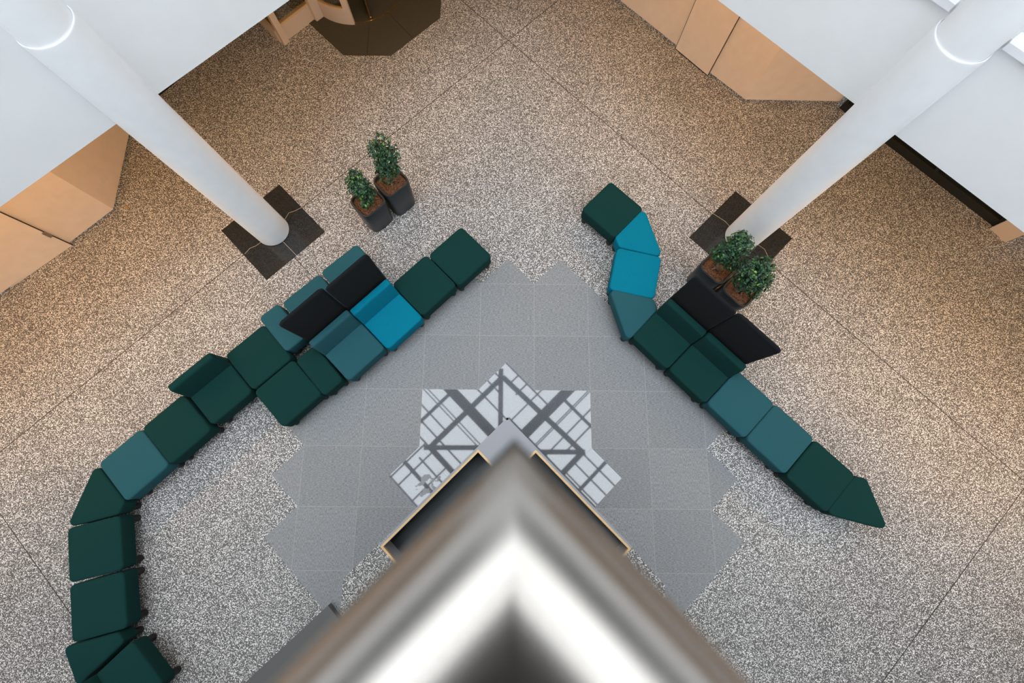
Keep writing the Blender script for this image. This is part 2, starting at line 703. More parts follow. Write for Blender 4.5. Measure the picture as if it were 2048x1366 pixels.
# distances along the walls from their start
A = P45(SL, TO)
B = P45(SL, TR)
Cc = P45(SO, TR)
D = P45(SO, TO)
rt = math.sqrt(2)
colL = ((CL[0] + CL[1]) - TO) / rt
colR = ((CR[0] - CR[1]) - SL) / rt
ops_l = [(colL - 5.75 * k + .45, colL - 5.75 * k + 5.30) for k in (2, 1)] + [(colL + .55, colL + 5.2)]
facade('wall_left', A, B, .35, [o for o in ops_l if o[0] > 0 and o[1] < (TR - TO) / rt])
ops_r = [(colR - 5.2, colR - .27), (colR + .27, colR + 5.3), (colR + 6.0, colR + 11.0)]
facade('wall_right', B, Cc, .35, [o for o in ops_r if o[0] > 0 and o[1] < (SO - SL) / rt])
for wn_, (wa, wb) in (('wall_back', (Cc, D)), ('wall_front', (D, A))):
    wo = struct(MB().wall(wa, wb, .35, 0, 7.6).wall(wa, wb, .35, ZR - .5, ZR).build(wn_, M['grey_wall']))
    for k_ in range(9):
        q0 = (wa[0] + (wb[0] - wa[0]) * k_ / 8, wa[1] + (wb[1] - wa[1]) * k_ / 8)
        MB().box(q0[0] - .08, q0[0] + .08, q0[1] - .08, q0[1] + .08, 7.6, ZR - .5).build('mullion', M['white'], wo)


# glazing and sills of the openings
def along(a, b, s):
    L_ = math.hypot(b[0] - a[0], b[1] - a[1])
    return (a[0] + (b[0] - a[0]) * s / L_, a[1] + (b[1] - a[1]) * s / L_)


def off(p, a, b, d):
    L_ = math.hypot(b[0] - a[0], b[1] - a[1])
    return (p[0] - (b[1] - a[1]) / L_ * d, p[1] + (b[0] - a[0]) / L_ * d)


nwin = 0
for (a, b, ops) in ((A, B, ops_l), (B, Cc, ops_r)):
    for o0, o1 in ops:
        for zb, zt in ((ZW, 6.2), (7.9, 9.8)):
            nwin += 1
            w = MB()
            p, q = along(a, b, o0), along(a, b, o1)
            w.wall(off(p, a, b, -.05), off(q, a, b, -.05), .40, zb - .03, zb + .035)     # sill
            fr = MB()
            for (u, v, z0, z1) in ((o0, o1, zb + .035, zb + .10), (o0, o1, zt - .06, zt), (o0, o0 + .06, zb + .1, zt - .06), (o1 - .06, o1, zb + .1, zt - .06), ((o0 + o1) / 2 - .03, (o0 + o1) / 2 + .03, zb + .1, zt - .06)):
                fr.wall(off(along(a, b, u), a, b, .12), off(along(a, b, v), a, b, .12), .06, z0, z1)
            so = struct(w.build('window_%d' % nwin, M['sill']))
            fo = fr.build('window_frame', M['sill'], so)
            back = MB().wall(off(p, a, b, .20), off(q, a, b, .20), .02, zb + .03, zt).build('window_pane', M['wood_panel'] if zb < 5 else M['dark_glass'], so)

# ceiling over the ground floor outside the atrium, lit warm
ceil = MB()
A2, B2, C2 = P45(SL - .49, TO), P45(SL - .49, TR + .49), P45(SO, TR + .49)
ceil.prism([A2, B2, (B2[0], B[1] + 13), (-26, B[1] + 13), (-26, A[1])], ZS + .01, ZS + .3)
ceil.prism([B2, C2, (26, Cc[1]), (26, B[1] + 13), (B2[0], B[1] + 13)], ZS + .01, ZS + .3)
struct(ceil.build('ceiling', M['ceiling']))

# ------------------------------------------------------------------ ground-floor walls under the soffit
left_line = [(-17.0, -8.4), (-8.96, -.37), (-7.93, .645), (-7.32, 1.27), (-7.335, 3.15)]
w = MB()
for a, b in zip(left_line[:-1], left_line[1:]):
    w.wall(a, b, .2, 0.06, ZS)
struct(w.build('wall_left_lobby', M['beige']))
w = MB()
for a, b in zip(left_line[:-1], left_line[1:]):
    w.wall(off(a, a, b, .02), off(b, a, b, .02), .15, 0, .06)
struct(w.build('baseboard_left', M['terrazzo']))
right_line = [(-.6, 8.2), (2.731, 4.86), (3.31, 4.26), (3.94, 3.655), (5.70, 3.645)]
w = MB()
for a, b in zip(right_line[:-1], right_line[1:]):
    w.wall(a, b, .2, .06, ZS)
w.wall((5.70, 3.645), (5.70, 3.75), .2, .06, ZS)
struct(w.build('wall_right_lobby', M['beige']))
w = MB()
for a, b in zip(right_line[:-1], right_line[1:]):
    w.wall(off(a, a, b, .02), off(b, a, b, .02), .15, 0, .06)
struct(w.build('baseboard_right', M['terrazzo']))

# flush beige doors in those walls
da, db = (-8.975, -.30), (-7.945, .63)
d1 = struct(MB().wall(off(da, da, db, -.03), off(db, da, db, -.03), .05, .012, 2.6).build('door_1', M['beige']))
gap = MB().wall(off(db, da, db, -.031), off(along(da, db, 1.395), da, db, -.031), .03, 0, 2.6).build('door_gap', M['black_metal'], d1)
hinge = MB().wall(off(along(da, db, 1.36), da, db, -.055), off(along(da, db, 1.40), da, db, -.055), .03, .38, .52).build('hinge', M['steel'], d1)
tag(hinge, 'small steel hinge')
ea, eb = (2.745, 4.825), (3.315, 4.225)
d2 = struct(MB().wall(off(ea, ea, eb, -.015), off(eb, ea, eb, -.015), .05, .012, 2.7).build('door_2', M['beige']))
g2 = MB()
for s in (-.008, .824):
    g2.wall(off(along(ea, eb, s), ea, eb, -.016), off(along(ea, eb, s + .007), ea, eb, -.016), .03, 0, 2.7)
g2.wall(off(along(ea, eb, 0), ea, eb, -.016), off(along(ea, eb, .82), ea, eb, -.016), .03, 0, .02)
g2.build('door_gap', M['black_metal'], d2)

# black framed glazed partition on the right
ga, gb = (5.72, 3.55), (8.09, 1.17)
part = empty('glazed_partition', (ga[0], ga[1], 0))
rel = lambda p: (p[0] - ga[0], p[1] - ga[1])
L_ = math.hypot(gb[0] - ga[0], gb[1] - ga[1])
MB().wall(rel(ga), rel(gb), .10, 0, .16).wall(rel(off(ga, ga, gb, .0)), rel(off(gb, ga, gb, .0)), .10, 2.8, 2.94).build('frame_rail', M['black_metal'], part)
for s in (0.0, .78, 1.95, L_ - .06):
    MB().wall(rel(along(ga, gb, s)), rel(along(ga, gb, s + .06)), .10, .16, 2.8).build('post', M['black_metal'], part)
MB().wall(rel(off(ga, ga, gb, .04)), rel(off(gb, ga, gb, .04)), .012, .16, 2.8).build('glass_panel', M['dark_glass'], part)
tag(part, 'low dark strip of black-framed glazing under the white wall at the right edge', 'partition')
ga2, gb2 = (8.55, .74), (16.5, -7.2)
part2 = empty('glazed_partition', (ga2[0], ga2[1], 0))
rel2 = lambda p: (p[0] - ga2[0], p[1] - ga2[1])
MB().wall(rel2(ga2), rel2(gb2), .10, 0, .16).wall(rel2(ga2), rel2(gb2), .10, 2.8, 2.94).build('frame_rail', M['black_metal'], part2)
MB().wall(rel2(off(ga2, ga2, gb2, .04)), rel2(off(gb2, ga2, gb2, .04)), .012, .16, 2.8).build('glass_panel', M['dark_glass'], part2)
tag(part2, 'black glazing continuing past the beige pier at the far right edge', 'partition')
pier = MB().prism([(8.02, 1.13), (8.234, .865), (8.70, 1.06), (8.48, 1.35)], 0, ZS).build('wall_pier', M['beige_frame'])
struct(pier)
struct(MB().wall((-7.335, 3.2), (-5.60, 5.25), .15, 0, ZS).build('wall_far_left', M['dark_glass']))
w = MB().wall((-6.2, 7.4), (-.6, 12.6), .2, 0, ZS).wall((-8.6, 5.4), (-6.2, 7.4), .2, 0, ZS).wall((-.6, 12.6), (-.6, 8.2), .2, 0, ZS)
struct(w.build('wall_outer_left', M['beige']))

# ------------------------------------------------------------------ entrance: fixed screen and revolving door


scr = empty('entrance_screen', (-4.80, 4.85, 0))
S0 = (0, 0)
S1 = (.55, .58)
MB().wall((.06, .063), S1, .06, 0, .30).build('base_panel', M['beige_frame'], scr)
MB().wall((.05, .05), S1, .08, .30, .335).build('sill_rail', M['oak'], scr)
MB().wall((.10, .105), S1, .012, .345, 2.3).build('glass_panel', M['glass'], scr)
MB().prism([(-.05, .0), (.02, -.06), (.10, .02), (.04, .09)], 0, 2.6).build('corner_post', M['beige_frame'], scr)
MB().prism([(.50, .56), (.58, .50), (.70, .62), (.62, .70)], 0, 2.6).build('end_post', M['beige_frame'], scr)
MB().wall((-.03, .03), (-.60, .60), .06, 0, .25).build('base_panel', M['beige_frame'], scr)
MB().wall((-.05, .07), (-.60, .62), .012, .25, 2.3).build('glass_panel', M['dark_glass'], scr)
MB().wall((-.1, 0), (.7, .7), .08, 2.3, 2.6).build('head_rail', M['beige_frame'], scr)
tag(scr, 'beige-framed glass entrance screen beside the revolving door at the top edge', 'entrance screen')

RC = (-3.53, 6.26)
rd = empty('revolving_door', (RC[0], RC[1], .0))
RR = .95


def arc_wall(a0, a1, r0, r1, z0, z1, n=20):
    mb = MB()
    poly = [(r1 * math.cos(math.radians(a0 + (a1 - a0) * i / n)), r1 * math.sin(math.radians(a0 + (a1 - a0) * i / n))) for i in range(n + 1)]
    poly2 = [(r0 * math.cos(math.radians(a0 + (a1 - a0) * i / n)), r0 * math.sin(math.radians(a0 + (a1 - a0) * i / n))) for i in range(n + 1)]
    v = [(x, y, z) for z in (z0, z1) for x, y in poly + poly2]
    m = n + 1
    f = []
    for i in range(n):
        f += [(i, i + 1, 2 * m + i + 1, 2 * m + i), (m + i, m + i + 1, 3 * m + i + 1, 3 * m + i),
              (2 * m + i, 2 * m + i + 1, 3 * m + i + 1, 3 * m + i), (i, i + 1, m + i + 1, m + i)]
    f += [(0, m, 3 * m, 2 * m), (n, m + n, 3 * m + n, 2 * m + n)]
    return mb.add(v, f)


for a0, a1 in ((225, 273), (45, 93)):
    arc_wall(a0, a1, RR - .03, RR + .03, 0.004, .32).build('curved_panel', M['beige_frame'], rd)
    arc_wall(a0, a1, RR - .025, RR + .025, .32, .34).build('curved_rail', M['oak'], rd)
    arc_wall(a0, a1 - 4, RR - .006, RR + .006, .34, 2.3).build('curved_glass', M['glass'], rd)
    arc_wall(a1 - 7, a1, RR - .035, RR + .035, .3, 2.3, 4).build('jamb', M['beige_frame'], rd)
arc_wall(273, 405, RR - .008, RR + .008, 0.004, .018, 40).build('floor_ring', M['brass'], rd)
for k in range(3):
    a = math.radians(292 + 120 * k)
    c_, s_ = math.cos(a), math.sin(a)
    wng = MB()
    wng.prism([(0, 0), (c_ * .9, s_ * .9), (c_ * .9 - s_ * .035, s_ * .9 + c_ * .035), (-s_ * .035, c_ * .035)], .01, .09)
    wng.prism([(c_ * .86, s_ * .86), (c_ * .9, s_ * .9), (c_ * .9 - s_ * .035, s_ * .9 + c_ * .035), (c_ * .86 - s_ * .035, s_ * .86 + c_ * .035)], .09, 2.25)
    wg = wng.build('door_wing', M['black_metal'], rd)
    MB().prism([(c_ * .905, s_ * .905), (c_ * .915, s_ * .915), (c_ * .915 - s_ * .03, s_ * .915 + c_ * .03), (c_ * .905 - s_ * .03, s_ * .905 + c_ * .03)], .02, 2.25).build('edge_strip', M['brass'], wg)
    MB().prism([(c_ * .04 - s_ * .012, s_ * .04 + c_ * .012), (c_ * .86 - s_ * .012, s_ * .86 + c_ * .012), (c_ * .86 - s_ * .02, s_ * .86 + c_ * .02), (c_ * .04 - s_ * .02, s_ * .04 + c_ * .02)], .09, 2.25).build('wing_glass', M['glass'], wg)
MB().lathe(0, 0, [(.04, .01), (.04, 2.3)], 16).build('pivot', M['beige_frame'], rd)
MB().lathe(0, 0, [(RR + .05, 2.3), (RR + .05, 2.6)], 40).build('canopy', M['beige_frame'], rd)
tag(rd, 'round revolving door with curved beige panel at the top edge', 'revolving door')
oc = 1.356
o2 = .455
mc = (-3.187, 5.933)
mat = MB().prism([(mc[0] - o2, mc[1] - oc), (mc[0] + o2, mc[1] - oc), (mc[0] + oc, mc[1] - o2), (mc[0] + oc, mc[1] + o2), (mc[0] + o2, mc[1] + oc), (mc[0] - o2, mc[1] + oc), (mc[0] - oc, mc[1] + o2), (mc[0] - oc, mc[1] - o2)], 0, .006).build('entrance_mat', M['mat'])
tag(mat, 'dark brown octagonal entrance mat under the revolving door', 'mat')
seams = MB()
q = strip([(-3.19, 4.58), (-3.20, 5.28)], .008, .0065)
seams.add(q.v, q.f)
q = strip([(-2.33, 4.98), (-2.86, 5.58)], .008, .0065)
seams.add(q.v, q.f)
seams.build('seam', M['black_metal'], mat)

# ------------------------------------------------------------------ skylight roof: steel bars over the atrium
KR = (1 + ZR / CZ) / (1 + 13.0 / CZ)   # bar spacing
roof = empty('skylight_roof', (CX, CY, ZR))


def bar(p0, m0, p1, m1, w, h=.2, name='glazing_bar', dz=0):
    """bar between points given as (x+y, x-y) relative to the roof centre"""
    p0, m0, p1, m1, w = p0 * KR, m0 * KR, p1 * KR, m1 * KR, w * KR
    a = ((p0 + m0) / 2, (p0 - m0) / 2)
    b = ((p1 + m1) / 2, (p1 - m1) / 2)
    L_ = math.hypot(b[0] - a[0], b[1] - a[1])
    nx, ny = -(b[1] - a[1]) / L_ * w / 2, (b[0] - a[0]) / L_ * w / 2
    return MB().prism([(a[0] - nx, a[1] - ny), (b[0] - nx, b[1] - ny), (b[0] + nx, b[1] + ny), (a[0] + nx, a[1] + ny)], dz, dz + h).build(name, M['roof'], roof)


pmax = (TR - (CX + CY) + .1) / KR
pmin = (TO - (CX + CY)) / KR
mmax = (SO - (CX - CY)) / KR
mmin = (SL - (CX - CY) - .1) / KR
# main beams meeting over the tower
bar(-.31, mmin, -.31, mmax, .46, .4, 'main_beam')
bar(pmin, .28, pmax, .28, .46, .4, 'main_beam')
# bracing beams
for q_ in ((2.62, -3.24, 2.87, 3.6), (2.62, -3.24, -3.64, -3.24), (-3.64, -3.24, -3.64, 3.57), (2.87, 3.57, -3.64, 3.57),
           (2.9, -3.69, .2, -.95), (-3.9, -3.48, -.7, -.33), (.35, 1.05, 2.98, 3.66)):
    bar(*q_, .21, .25, 'brace_beam')
# purlins outside the braced square
for p_ in (-13.5, -11.6, -9.7, -7.7):
    bar(p_, mmin, p_, mmax, .12, .15, 'purlin', .1)
bar(-5.35, mmin, -5.35, mmax, .14, .15, 'purlin', .1)
bar(4.4, .28, 4.4, mmax, .12, .15, 'purlin', .1)
bar(6.3, mmin, 6.3, mmax, .12, .15, 'purlin', .1)
for m_ in (6.9, 8.8, 10.7):
    bar(pmin, m_, pmax, m_, .12, .15, 'purlin', .1)
bar(pmin, 4.99, pmax, 4.99, .13, .15, 'purlin', .1)
bar(-.31, -4.83, pmin, -4.83, .13, .15, 'purlin', .1)
# thin glazing bars
T1 = .065
for (p0_, m0_, p1_, m1_, w_) in (
        (-1.50, mmin, -1.50, -.6, .045), (-1.30, mmin, -1.30, -.6, .045), (-2.25, mmin, -2.25, -3.24, T1), (-2.93, mmin, -2.93, -1.2, T1), (-3.64, mmin, -3.64, -3.24, T1),
        (-4.5, -3.24, -4.5, mmax, T1), (-6.5, mmin, -6.5, mmax, T1), (-8.7, mmin, -8.7, mmax, T1), (-10.6, mmin, -10.6, mmax, T1),
        (.92, -4.4, .92, -.6, T1), (1.76, -4.4, 1.76, -2.6, T1), (2.45, -4.4, 2.45, -3.24, T1),
        (2.62, -2.6, pmax, -2.6, T1), (2.4, -1.83, pmax, -1.83, T1), (.4, -.9, pmax, -.9, T1),
        (.2, 1.19, pmax, 1.19, .045), (.2, 1.30, pmax, 1.30, .045), (1.0, 2.1, pmax, 2.1, T1), (2.2, 2.81, pmax, 2.81, T1),
        (2.05, 3.57, 2.05, mmax, T1), (1.27, 3.57, 1.27, mmax, T1), (2.82, 3.57, 2.82, mmax, T1),
        (pmin, -3.6, -3.64, -3.6, T1), (pmin, -2.92, -3.64, -2.92, T1), (pmin, -1.65, -3.64, -1.65, T1),
        (pmin, 2.3, -3.64, 2.3, T1), (pmin, 7.9, pmax, 7.9, T1), (pmin, 9.8, pmax, 9.8, T1), (3.4, -4.4, 3.4, .2, T1)):
    bar(p0_, m0_, p1_, m1_, w_, .08)
tag(roof, 'steel bars of the glass roof, seen mirrored in the polished floor tiles', 'skylight')

# ------------------------------------------------------------------ modular seats
SZ0, SZ1 = .155, .42


def rounded(poly, inset, r, n=6):
    """inset convex polygon (counter-clockwise) with rounded corners"""
    out = []
    m = len(poly)
    for i in range(m):
        p0, p1, p2 = Vector(poly[i - 1]), Vector(poly[i]), Vector(poly[(i + 1) % m])
        d1 = (p1 - p0).normalized()
        d2 = (p2 - p1).normalized()
        turn = math.acos(max(-1, min(1, d1.dot(d2))))
        n1 = Vector((-d1.y, d1.x))
        n2 = Vector((-d2.y, d2.x))
        # centre of corner arc lies R from both edges
        Rr = r
        bis = (n1 + n2).normalized()
        c = p1 + bis * (Rr / math.cos(turn / 2))
        rr = max(Rr - inset, .002)
        a0 = math.atan2(-n1.y, -n1.x)
        for k in range(n + 1):
            a = a0 + turn * k / n
            cc = c
            if Rr < inset:
                cc = p1 + bis * (inset / math.cos(turn / 2))
            out.append((cc.x + rr * math.cos(a), cc.y + rr * math.sin(a)))
    return out


def pad(poly, z0, z1, r, soft=.028, crown=.006):
    """upholstered block with rounded corners and soft edges"""
    layers = [(.02, z0), (.006, z0 + .008), (0, z0 + .03)]
    for k in range(0, 6):
        a = math.pi / 2 * k / 5
        layers.append((soft * (1 - math.cos(a)), z1 - soft + soft * math.sin(a)))
    layers.append((soft + .05, z1 + crown))
    v = []
    for ins, z in layers:
        ringp = rounded(poly, ins, r)
        n = len(ringp)
        v += [(x, y, z) for x, y in ringp]
    f = [tuple(range(n))[::-1]]
    for i in range(len(layers) - 1):
        for k in range(n):
            f.append((i * n + k, i * n + (k + 1) % n, (i + 1) * n + (k + 1) % n, (i + 1) * n + k))
    f.append(tuple(range((len(layers) - 1) * n, len(layers) * n)))
    return MB().add(v, f)


W_ = .738
SQ = [(-W_ / 2, -W_ / 2), (W_ / 2, -W_ / 2), (W_ / 2, W_ / 2), (-W_ / 2, W_ / 2)]
HF = [(-.184, -W_ / 2), (.184, -W_ / 2), (.184, W_ / 2), (-.184, W_ / 2)]
# 60 degree wedge, narrow end at the bottom (local apex at the origin)
h3 = math.sqrt(3) / 2
WG = [(-.09, .18 * h3), (.09, .18 * h3), (.46, .92 * h3), (-.46, .92 * h3)]


def ccw(poly):
    a = sum(poly[i - 1][0] * poly[i][1] - poly[i][0] * poly[i - 1][1] for i in range(len(poly)))
    return poly if a > 0 else poly[::-1]


def make_seat(poly, matname, name='modular_seat', r=.07, back=False):
    poly = ccw(poly)
    t = empty(name, (0, 0, 0))
    pad(poly, SZ0, SZ1, r).build('cushion', M[matname], t, smooth=True)
    cx = sum(p[0] for p in poly) / len(poly)
    cy = sum(p[1] for p in poly) / len(poly)
    for (x, y) in rounded_feet(poly):
        MB().lathe(x, y, [(.048, 0), (.050, .01), (.050, .05), (.044, SZ0 + .01)], 20).build('leg', M['foot'], t, smooth=False)
    if back:
        # back cushion along the +y side, thicker at its foot, leaning
        y1 = W_ / 2
        prof = [(y1 - .187, SZ1 - .01), (y1 - .180, SZ1 + .04), (y1 - .117, .728), (y1 - .112, .748), (y1 - .107, .762), (y1 - .098, .773), (y1 - .086, .779), (y1 - .075, .780), (y1 - .03, .780), (y1 - .015, .778), (y1 - .004, .770), (y1, .757), (y1, .735), (y1, SZ1 - .12), (y1 - .01, SZ1 - .14)]
        v, f = [], []
        secs = []
        half = W_ / 2
        for x, ins in ((-half, .03), (-half + .006, .012), (-half + .022, .003), (-half + .05, 0), (half - .05, 0), (half - .022, .003), (half - .006, .012), (half, .03)):
            cxp = sum(p[0] for p in prof) / len(prof)
            czp = sum(p[1] for p in prof) / len(prof)
            sec = []
            for (py, pz) in prof:
                # round the upper corners more towards the sides
                k = 1 - ins / .16
                drop = ins * 1.6 if pz > .6 else 0
                sec.append((x, cxp + (py - cxp) * k, pz - drop))
            secs.append(sec)
        m = len(prof)
        for s in secs:
            v += s
        for i in range(len(secs) - 1):
            for k in range(m):
                f.append((i * m + k, i * m + (k + 1) % m, (i + 1) * m + (k + 1) % m, (i + 1) * m + k))
        f.append(tuple(range(m)))
        f.append(tuple(range((len(secs) - 1) * m, len(secs) * m))[::-1])
        bk = MB().add(v, f).build('backrest', M[matname], t, smooth=True)
    return t


def rounded_feet(poly):
    m = len(poly)
    out = []
    for i in range(m):
        p0, p1, p2 = Vector(poly[i - 1]), Vector(poly[i]), Vector(poly[(i + 1) % m])
        d1 = (p1 - p0).normalized()
        d2 = (p2 - p1).normalized()
        turn = math.acos(max(-1, min(1, d1.dot(d2))))
        bis = (Vector((-d1.y, d1.x)) + Vector((-d2.y, d2.x))).normalized()
        c = p1 + bis * (.076 / math.cos(turn / 2))
        if not any((c - o).length < .12 for o in out):
            out.append(c)
    return [(c.x, c.y) for c in out]


protos = {}


def seat(kind, matname, x, y, rot, label, group):
    key = (kind, matname)
    if key in protos:
        o = copy_tree(protos[key])
    else:
        poly = {'square': SQ, 'back': SQ, 'half': HF, 'wedge': WG}[kind]
        nm = {'square': 'modular_seat', 'back': 'modular_seat', 'half': 'narrow_seat', 'wedge': 'wedge_seat'}[kind]
        o = make_seat(poly, matname, nm, back=(kind == 'back'))
        protos[key] = o
    o.location = (x, y, 0)
    o.rotation_euler = (0, 0, math.radians(rot))
    tag(o, label, 'seat', group)
    return o


GL = 'modular seats of the long left-hand row'
GR = 'modular seats of the right-hand row'
GB = 'slate blue seats behind the black screens on the left'
seat('square', 'green', -1.224, .325, 45, 'dark green square seat at the upper right end of the long left row', GL)
seat('square', 'green', -1.779, -.178, 45, 'dark green square seat between the end seat and the bright teal one, left row', GL)
seat('back', 'teal', -2.29, -.725, 45, 'bright teal seat with a backrest in front of a black screen', GL)
seat('back', 'slate', -2.853, -1.222, 45, 'slate blue seat with a backrest, next to the bright teal one', GL)
seat('half', 'green', -3.318, -1.575, 42.3, 'narrow dark green seat beside the slate blue seat with a backrest', GL)
seat('square', 'green', -3.751, -1.927, 43.8, 'dark green square seat jutting onto the grey granite floor from the left row', GL)
seat('square', 'green', -4.27, -1.373, 43.5, 'dark green square seat touching the narrow slate blue seat, top side of left row', GL)
seat('back', 'green', -4.81, -1.90, 43.8, 'dark green seat with the only backrest on the left row that has no screen behind', GL)
seat('square', 'green', -5.338, -2.475, 44.5, 'dark green square seat below the green backrest seat, above the slate blue one', GL)
seat('square', 'slate', -5.875, -2.992, 44.5, 'slate blue square seat where the left row starts to curve', GL)
seat('wedge', 'green', -5.778, -3.628, 75.2, 'dark green wedge seat at the bend of the left row, below the slate blue seat', GL)
seat('square', 'green', -6.20, -4.139, 14.3, 'dark green square seat directly below the wedge seat at the left bend', GL)
seat('square', 'green', -6.004, -4.875, 15.1, 'dark green square seat on the left edge, second below the wedge at the bend', GL)
seat('back', 'green', -5.462, -5.806, 135.5, 'dark green seat cut by the bottom edge of the photo, lower left', GL)

# narrow wedge closing the bend at the bottom
wp = [(-6.375, -5.375), (-5.672, -5.183), (-5.56, -5.30), (-6.085, -5.845)]
wc = (sum(p[0] for p in wp) / 4, sum(p[1] for p in wp) / 4)
ws = make_seat([(p[0] - wc[0], p[1] - wc[1]) for p in wp], 'green', 'wedge_seat', r=.055)
ws.location = (wc[0], wc[1], 0)
tag(ws, 'dark green slim wedge seat near the bottom left corner of the photo', 'seat', GL)

seat('half', 'slate', -3.965, -.905, 42.4, 'narrow slate blue seat, lowest of the three behind the black screens', GB)
seat('square', 'slate', -3.497, -.528, 42.8, 'slate blue square seat behind the lower left black screen', GB)
seat('square', 'slate', -2.94, -.003, 42.5, 'slate blue square seat behind the upper left black screen, nearest the marble base', GB)

seat('square', 'green', 1.29, 1.188, 46.2, 'dark green square seat at the top end of the right row', GR)
seat('wedge', 'teal', 1.188, .553, -73.4, 'bright teal wedge seat between the top green seat and the teal square', GR)
seat('square', 'teal', 1.619, .064, -12.5, 'bright teal square seat in the bend of the right row', GR)
seat('wedge', 'slate', 2.066, -.41, 106.8, 'slate blue wedge seat below the bright teal square seat', GR)
seat('back', 'green', 2.025, -.99, -45, 'dark green backrest seat in front of the planters and upper right screen', GR)
seat('back', 'green', 2.565, -1.508, -45, 'dark green backrest seat in front of the lower right black screen', GR)
seat('square', 'slate', 3.11, -2.022, 45.2, 'slate blue square seat beside the green backrest seat on the right row', GR)
seat('square', 'slate', 3.645, -2.535, 45.7, 'slate blue square seat beside the lower dark green one, right row', GR)
seat('square', 'green', 4.18, -3.062, 46, 'dark green square seat next to the pointed end of the right row', GR)
seat('wedge', 'green', 4.808, -2.926, 165.9, 'dark green wedge seat forming the pointed end of the right row', GR)


# ------------------------------------------------------------------ black screens
def make_screen():
    t = empty('privacy_screen', (0, 0, 0))
    w2, th, r = W_ / 2, .058, .07
    outline = []
    for cx_, cz_, a0 in ((w2 - r, 1.54 - r, 0), (-w2 + r, 1.54 - r, 90)):
        for k in range(7):
            a = math.radians(a0 + 15 * k)
            outline.append((cx_ + r * math.cos(a), cz_ + r * math.sin(a)))
    outline += [(-w2, .06), (w2, .06)]
    cxm, czm = 0, .77
    layers = [(-th / 2, .045), (-th / 2, .022), (-th / 2 + .006, .008), (-th / 2 + .016, 0), (th / 2 - .016, 0), (th / 2 - .006, .008), (th / 2, .022), (th / 2, .045)]
    v = []
    for yy, ins in layers:
        for x, z in outline:
            v.append((x - math.copysign(ins, x) if abs(x) > .05 else x, yy, z - (ins if z > czm else -ins)))
    n = len(outline)
    f = [tuple(range(n)), tuple(range((len(layers) - 1) * n, len(layers) * n))[::-1]]
    for i in range(len(layers) - 1):
        for k in range(n):
            f.append((i * n + k, i * n + (k + 1) % n, (i + 1) * n + (k + 1) % n, (i + 1) * n + k))
    MB().add(v, f).build('felt_panel', M['black_felt'], t, smooth=True)
    for sx in (-.25, .25):
        MB().box(sx - .04, sx + .04, -.05, .05, 0, .012).box(sx - .012, sx + .012, -.02, .02, .012, .08).build('foot', M['black_metal'], t)
    return t


sc0 = make_screen()
GS = 'black felt screens behind the backrest seats'
for i, (sx, sy, rot, lab) in enumerate((
        (-2.29, -.725, 45, 'black felt screen behind the bright teal backrest seat'),
        (-2.853, -1.222, 45, 'black felt screen behind the slate blue backrest seat'),
        (2.025, -.99, -45, 'black felt screen between the green backrest seat and the right-hand planters'),
        (2.565, -1.508, -45, 'black felt screen on the right with only bare floor behind it'))):
    o = sc0 if i == 0 else copy_tree(sc0)
    d = .462
    a = math.radians(rot + 90)
    o.location = (sx + d * math.cos(a), sy + d * math.sin(a), 0)
    o.rotation_euler = (0, 0, math.radians(rot))
    tag(o, lab, 'screen', GS)


